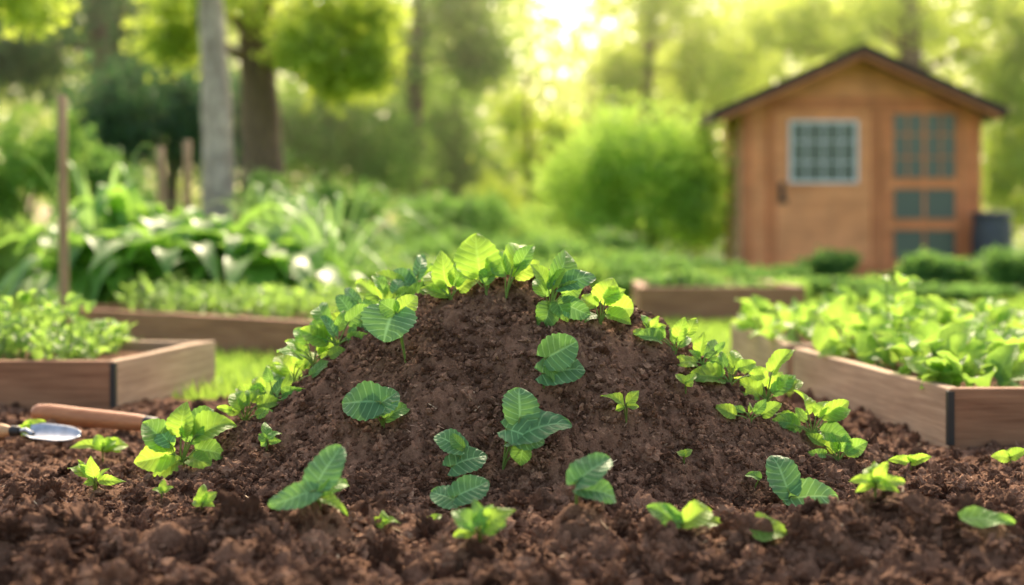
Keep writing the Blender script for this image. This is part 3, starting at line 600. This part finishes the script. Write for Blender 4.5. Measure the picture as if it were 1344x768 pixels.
for k in range(6):
    x = .9+k*.12; bush('low green plant in the short brown bed right of the mound top', 672+x/8.3*FP, 8.3+random.uniform(-.2, .3), 362+random.uniform(-10, 8), 34, 'shrub', 900, .05, 'low_plant', 'garden plant', g)
n = 60000; y = 3.95+7*rng.uniform(0, 1, n)**1.4; x = rng.uniform(-1, 1, n)*(y*.45)
z0 = np.full(n, -.03); a = rng.uniform(0, 6.28, n); hgt = rng.uniform(.025, .07, n); w_ = .0035*(y/4)
lx = rng.normal(0, .02, n); ly = rng.normal(0, .02, n); keep = (y > 4.2+.12*vn(x*2.5, y*0+3, 9)); 
V = np.stack([np.stack([x-np.cos(a)*w_, y-np.sin(a)*w_, z0], 1), np.stack([x+np.cos(a)*w_, y+np.sin(a)*w_, z0], 1), np.stack([x+lx, y+ly, z0+hgt], 1)], 1)[keep].reshape(-1, 3)
tag(mk('grass', V, np.arange(len(V)).reshape(-1, 3), M['lawn'], smooth=False), 'bright short grass growing between the raised beds', 'grass', kind='stuff')

# ---------------------------------------------------------------- trees
def tree(label, px, d, wpx, lean, H, blobs, mat, n, size, bark='bark', name='tree', per=26, sig=.17):
    x = (px-672)/FP*d; r = wpx/FP*d/2; root = empty(name, (x, d, -.03), label, 'tree'); o = np.array([x, d, -.03]); mb = MB()
    zs = np.linspace(0, H, 16); pts = [o+np.array([lean*z+.04*math.sin(z*1.1+px), .03*math.cos(z), z]) for z in zs]
    rad = [r*(1.25 if i == 0 else (1.08-.6*(z/H))*(1+.05*math.sin(i*2.3))) for i, z in enumerate(zs)]; mb.tube(pts, rad, 12)
    bl = []
    for (bx, by, rx, ry, dd) in blobs:
        c = W(bx, by, d+dd); s = (d+dd)/FP; bl.append((*c, rx*s, rx*s*.8, ry*s))
        st = pts[min(15, max(8, int(15*min(1, max(.3, (c[2]-.3)/H)))))]; midp = (st+c)/2+np.array([0, 0, .15]); mb.tube([st, midp, c, c+(c-midp)*.5], [r*.28, r*.18, r*.09, .01], 6)
    mb.build('trunk', M[bark], root, o)
    V, F = leafcards(blobs2clumps(bl, per), sig, n, size); V[:, 2] = np.maximum(V[:, 2], .05); mk('crown', V, F, M[mat], root, smooth=False, origin=o); return root
tree('tree with slim straight pale brown trunk at the left', 283, 13.5, 46, -.015, 4.2, [(270,-90,110,45,0),(200,-120,80,45,.5)], 'treeG', 4000, .10, 'barkpale')
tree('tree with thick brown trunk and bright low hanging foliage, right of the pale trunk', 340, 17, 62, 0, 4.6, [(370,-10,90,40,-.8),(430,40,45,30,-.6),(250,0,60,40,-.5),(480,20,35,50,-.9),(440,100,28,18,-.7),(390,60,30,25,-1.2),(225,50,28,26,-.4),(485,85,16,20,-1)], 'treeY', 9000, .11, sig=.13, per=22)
tree('tall tree with thin dark trunk left of the sunlit gap', 548, 26, 28, 0, 6.5, [(560,50,90,70,0),(500,60,60,80,0),(610,0,60,50,0),(640,80,35,45,0)], 'treeG', 8000, .14, sig=.25)
tree('tree with slender trunk right of the sunlit gap', 850, 27, 20, .01, 6.5, [(900,40,70,80,0),(850,0,80,50,0),(930,110,50,50,0),(820,100,35,40,0)], 'treeY', 6500, .14, sig=.22)
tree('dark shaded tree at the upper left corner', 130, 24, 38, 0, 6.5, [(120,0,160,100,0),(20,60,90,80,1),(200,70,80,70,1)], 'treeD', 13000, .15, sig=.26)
tree('tree rising behind the shed roof with bright foliage', 1192, 25, 38, 0, 6, [(1100,20,100,60,0),(1220,10,90,55,0),(1000,60,90,70,.5),(1320,60,80,80,0)], 'treeY', 9000, .14, sig=.22)
tree('tree at the far right beyond the shed with green foliage', 1400, 24, 40, 0, 5.5, [(1350,130,60,70,0),(1350,240,60,60,0),(1400,30,80,60,0)], 'treeY', 9000, .13)
tree('small yellow green tree with drooping foliage in the centre behind the mound', 692, 21, 10, 0, 2.8, [(700,190,40,35,0),(655,255,30,26,0),(722,238,28,36,0),(672,150,22,26,0),(735,175,20,18,0),(690,285,40,20,0)], 'treeY', 4500, .09, sig=.14, per=18)
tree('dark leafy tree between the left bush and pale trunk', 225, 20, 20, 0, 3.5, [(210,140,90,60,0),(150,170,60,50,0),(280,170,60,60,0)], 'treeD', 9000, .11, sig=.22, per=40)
tree('green tree behind the thick trunk with dense low foliage', 430, 25, 22, 0, 4.5, [(420,170,80,70,0),(500,200,60,60,0),(370,190,60,60,0)], 'treeG', 10000, .12, sig=.22, per=40)
tree('soft green tree left of the small drooping yellow green one', 600, 29, 16, 0, 4.6, [(600,190,60,60,0),(570,140,50,50,0),(625,235,50,40,0),(560,225,50,50,0)], 'treeG', 9000, .13, sig=.28, per=40)
tree('pale sunlit tree between the centre and the big pale bush', 775, 33, 14, 0, 4.4, [(775,215,60,55,0),(800,170,40,35,0),(745,250,45,40,0)], 'treeY', 6000, .15, sig=.32, per=40)
tree('bright tree behind the big rounded bush', 905, 30, 18, 0, 5, [(900,140,70,60,0),(960,110,60,60,0),(850,190,45,45,0)], 'treeY', 7500, .14, sig=.3)
tree('overhanging near tree at the upper left corner with bright leaves', -60, 9, 50, 0, 2.4, [(30,5,40,22,0),(-40,-20,60,40,0)], 'treeY', 1500, .07, sig=.08, per=16)
cl = []
for i in range(1500):
    x = rng.uniform(-24, 24); d = rng.uniform(38, 52); px = 672+x/d*FP
    gap = math.exp(-((px-745)/75)**2); top = 9.4*(1-.33*gap)+1.6*float(vn(x*.35, d*.1, 77))
    cl.append((x, d, rng.uniform(.1, 1)**.8*top))
V, F = leafcards(np.array(cl), .55, 54000, .34)
tag(mk('wood', V, F, M['treeY'], smooth=False), 'distant mass of sunlit woodland closing the garden behind', 'woodland', kind='stuff')

# ---------------------------------------------------------------- shed
sh = empty('shed', (3.95, 16, 0), 'small orange wooden garden shed with dark gabled roof', 'shed'); O = (3.95, 16, 0)
X0, X1, XM = 2.60, 5.26, 3.86; Y0, Y1 = 16.0, 17.25; AP = 2.43; DP = Y1-Y0; EL_, ER = AP-.445*(XM-X0)-.01, AP-.445*(X1-XM)-.01
xm = XM-3.95
mkpoly('wall', [(X0-3.95,0,-.03),(X1-3.95,0,-.03),(X1-3.95,0,ER),(xm,0,AP),(X0-3.95,0,EL_),(X0-3.95,DP,-.03),(X1-3.95,DP,-.03),(X1-3.95,DP,ER),(xm,DP,AP),(X0-3.95,DP,EL_)],
       [(0,1,2,3,4),(9,8,7,6,5),(1,6,7,2),(5,0,4,9)], M['shed'], sh)
nb = 13
for side, xx, EV in ((-1, X0, EL_), (1, X1, ER)):
    mb = MB()
    for i in range(nb):
        z0 = i*EV/nb; z1 = (i+1)*EV/nb; a = xx; b = xx+side*.05; c = xx+side*.006
        mb.add([(a,Y0+.04,z0),(b,Y0+.04,z0),(c,Y0+.04,z1),(a,Y0+.04,z1),(a,Y1,z0),(b,Y1,z0),(c,Y1,z1),(a,Y1,z1)], [(0,1,2,3),(1,5,6,2),(4,5,6,7),(0,1,5,4)])
    mb.build('cladding', M['shedside'], sh, O, smooth=False)
for xx, EV in ((X0-.01, EL_), (X1-.08, ER)):
    mb = MB(); mb.box((xx, Y0-.035, -.03), (xx+.09, Y0+.038, EV-.03)); mb.build('corner_post', M['trim'], sh, O, smooth=False, bevel=.006)
mb = MB(); mb.box((X0+.3, Y0-.022, 1.925), (X1-.4, Y0+.01, 1.955)); mb.build('rail', M['trim'], sh, O, smooth=False)
mb = MB(); mb.box((X0+.085, Y0-.024, -.03), (X1-.085, Y0+.01, .05)); mb.build('sill_board', M['trim'], sh, O, smooth=False)
def slope(mb, ya, yb, zt, t, eL, eR):
    P = [(XM-eL, zt-eL*.445), (XM, zt), (XM+eR, zt-eR*.445), (XM+eR, zt-eR*.445-t), (XM, zt-t), (XM-eL, zt-eL*.445-t)]
    V = [(x, ya, z) for x, z in P]+[(x, yb, z) for x, z in P]
    mb.add(V, [(0,1,4,5),(1,2,3,4),(6,7,10,11),(7,8,9,10),(0,1,7,6),(1,2,8,7),(3,4,10,9),(4,5,11,10),(0,5,11,6),(2,3,9,8)])
mb = MB(); slope(mb, Y0-.42, Y1+.06, AP+.10, .11, 1.66, 1.58); mb.build('roof', M['roof'], sh, O, smooth=False)
mb = MB(); slope(mb, Y0-.40, Y0-.37, AP-.013, .04, 1.58, 1.50); mb.build('barge_board', M['trim'], sh, O, smooth=False)
def slab(name, x0, x1, z0, z1): d = MB(); d.box((x0, Y0-.03, z0), (x1, Y0-.004, z1)); return d.build(name, M['shed'], sh, O, smooth=False, bevel=.004)
door = slab('door', 2.96, 4.04, .06, 1.84); gdoor = slab('glazed_door', 4.20, 5.04, .06, 1.84)
def frame(mb, x0, x1, z0, z1, w, ya, yb):
    mb.box((x0, ya, z0), (x0+w, yb, z1)); mb.box((x1-w, ya, z0), (x1, yb, z1)); mb.box((x0+w, ya+.001, z1-w), (x1-w, yb, z1)); mb.box((x0+w, ya+.001, z0), (x1-w, yb, z0+w))
fr = MB(); frame(fr, 2.88, 4.115, .052, 1.90, .07, Y0-.05, Y0-.002); fr.build('door_frame', M['trim'], sh, O, smooth=False, bevel=.004)
fr = MB(); frame(fr, 4.128, 5.11, .052, 1.90, .065, Y0-.048, Y0-.002); fr.build('door_frame', M['trim'], sh, O, smooth=False, bevel=.004)
hm = MB(); hm.box((3.00, Y0-.085, .84), (3.05, Y0-.031, 1.02)); hm.box((3.0, Y0-.05, .78), (3.09, Y0-.0315, .84)); h_ = hm.build('handle', M['black'], door, O, smooth=False, bevel=.01)
def window(x0, x1, z0, z1, nc, nr, mat, parent, y, w=.045, mw=.022, wide=None):
    f = MB(); frame(f, x0, x1, z0, z1, w, y-.03, y)
    for i in range(1, nc):
        xx = x0+(x1-x0)*i/nc; q = mw*(2 if wide == i else 1); f.box((xx-q/2, y-.022, z0+w), (xx+q/2, y-.003, z1-w))
    for i in range(1, nr):
        zz = z0+(z1-z0)*i/nr; f.box((x0+w, y-.020, zz-mw/2), (x1-w, y-.004, zz+mw/2))
    f.build('window', M[mat], parent, O, smooth=False); g_ = MB(); g_.box((x0+w*.5, y-.012, z0+w*.5), (x1-w*.5, y-.006, z1-w*.5)); g_.build('pane', M['glass'], parent, O, smooth=False)
window(3.11, 3.88, 1.01, 1.71, 4, 3, 'white', door, Y0-.031, .03, .013)
window(4.25, 5.00, 1.04, 1.81, 4, 3, 'trim', gdoor, Y0-.031, .03, .018, 2)
window(4.25, 5.00, .58, .97, 2, 1, 'trim', gdoor, Y0-.031, .03, .03)
window(4.25, 5.00, .12, .51, 2, 1, 'trim', gdoor, Y0-.031, .03, .03)
X_ = W(1302, 0, 15.6)[0]; br = empty('barrel', (X_, 15.6, -.03), 'dark grey lidded barrel standing at the right side of the shed', 'barrel'); o_ = np.array([X_, 15.6, -.03])
mb = MB(); mb.tube([o_+np.array([0, 0, z]) for z in (0, .02, .2, .4, .6, .66)], [.15, .19, .215, .22, .205, .2], 24); mb.build('drum', M['bin'], br, o_)
mb = MB(); mb.tube([o_+np.array([0, 0, z]) for z in (.65, .655, .70, .715, .72)], [.2, .225, .225, .19, .01], 24); mb.build('lid', M['bin'], br, o_)

# ---------------------------------------------------------------- light, haze, camera
AZ, EL = math.radians(4), math.radians(40)
sd = Vector((math.sin(AZ)*math.cos(EL), math.cos(AZ)*math.cos(EL), math.sin(EL)))
sun = bpy.data.lights.new('sun', 'SUN'); sun.energy = 5; sun.angle = math.radians(2); sun.color = (1, .86, .62)
so = bpy.data.objects.new('sun', sun); so.rotation_euler = sd.to_track_quat('Z', 'Y').to_euler(); so.location = (0, 0, 20); C.objects.link(so)
w = bpy.data.worlds.new('World'); bpy.context.scene.world = w; w.use_nodes = True; nt = w.node_tree; nt.nodes.clear()
sky = nt.nodes.new('ShaderNodeTexSky'); sky.sky_type = 'NISHITA'; sky.sun_disc = False; sky.sun_elevation = EL; sky.sun_rotation = AZ; sky.dust_density = 4; sky.air_density = 1
mx = nt.nodes.new('ShaderNodeMix'); mx.data_type = 'RGBA'; mx.blend_type = 'MULTIPLY'; mx.inputs[0].default_value = 1; mx.inputs[7].default_value = (1.08, .96, .80, 1)
bg = nt.nodes.new('ShaderNodeBackground'); bg.inputs[1].default_value = .47; ow = nt.nodes.new('ShaderNodeOutputWorld')
nt.links.new(sky.outputs[0], mx.inputs[6]); nt.links.new(mx.outputs[2], bg.inputs[0]); nt.links.new(bg.outputs[0], ow.inputs[0])
hz = MB(); hz.box((-45, 18.5, -.02), (45, 70, 11)); m, nt, out = newmat('sunlit haze'); vs = nt.nodes.new('ShaderNodeVolumeScatter'); vs.inputs['Density'].default_value = .010; vs.inputs['Anisotropy'].default_value = .8; vs.inputs['Color'].default_value = (1, .91, .64, 1)
nt.links.new(vs.outputs[0], out.inputs['Volume']); ho = hz.build('haze', m, smooth=False); tag(ho, 'thin sunlit morning haze over the far garden', 'haze', kind='stuff')
cam = bpy.data.cameras.new('camera'); cam.lens = 50; cam.sensor_width = 36; cam.clip_end = 1000; cam.clip_start = .05; cam.shift_y = -84/1344
cam.dof.use_dof = True; cam.dof.focus_distance = 2.60; cam.dof.aperture_fstop = 1.9
co = bpy.data.objects.new('camera', cam); co.location = (0, 0, CH); co.rotation_euler = (math.pi/2, 0, 0); C.objects.link(co)
s = bpy.context.scene; s.camera = co; s.view_settings.view_transform = 'Standard'; s.view_settings.look = 'None'; s.view_settings.exposure = 0
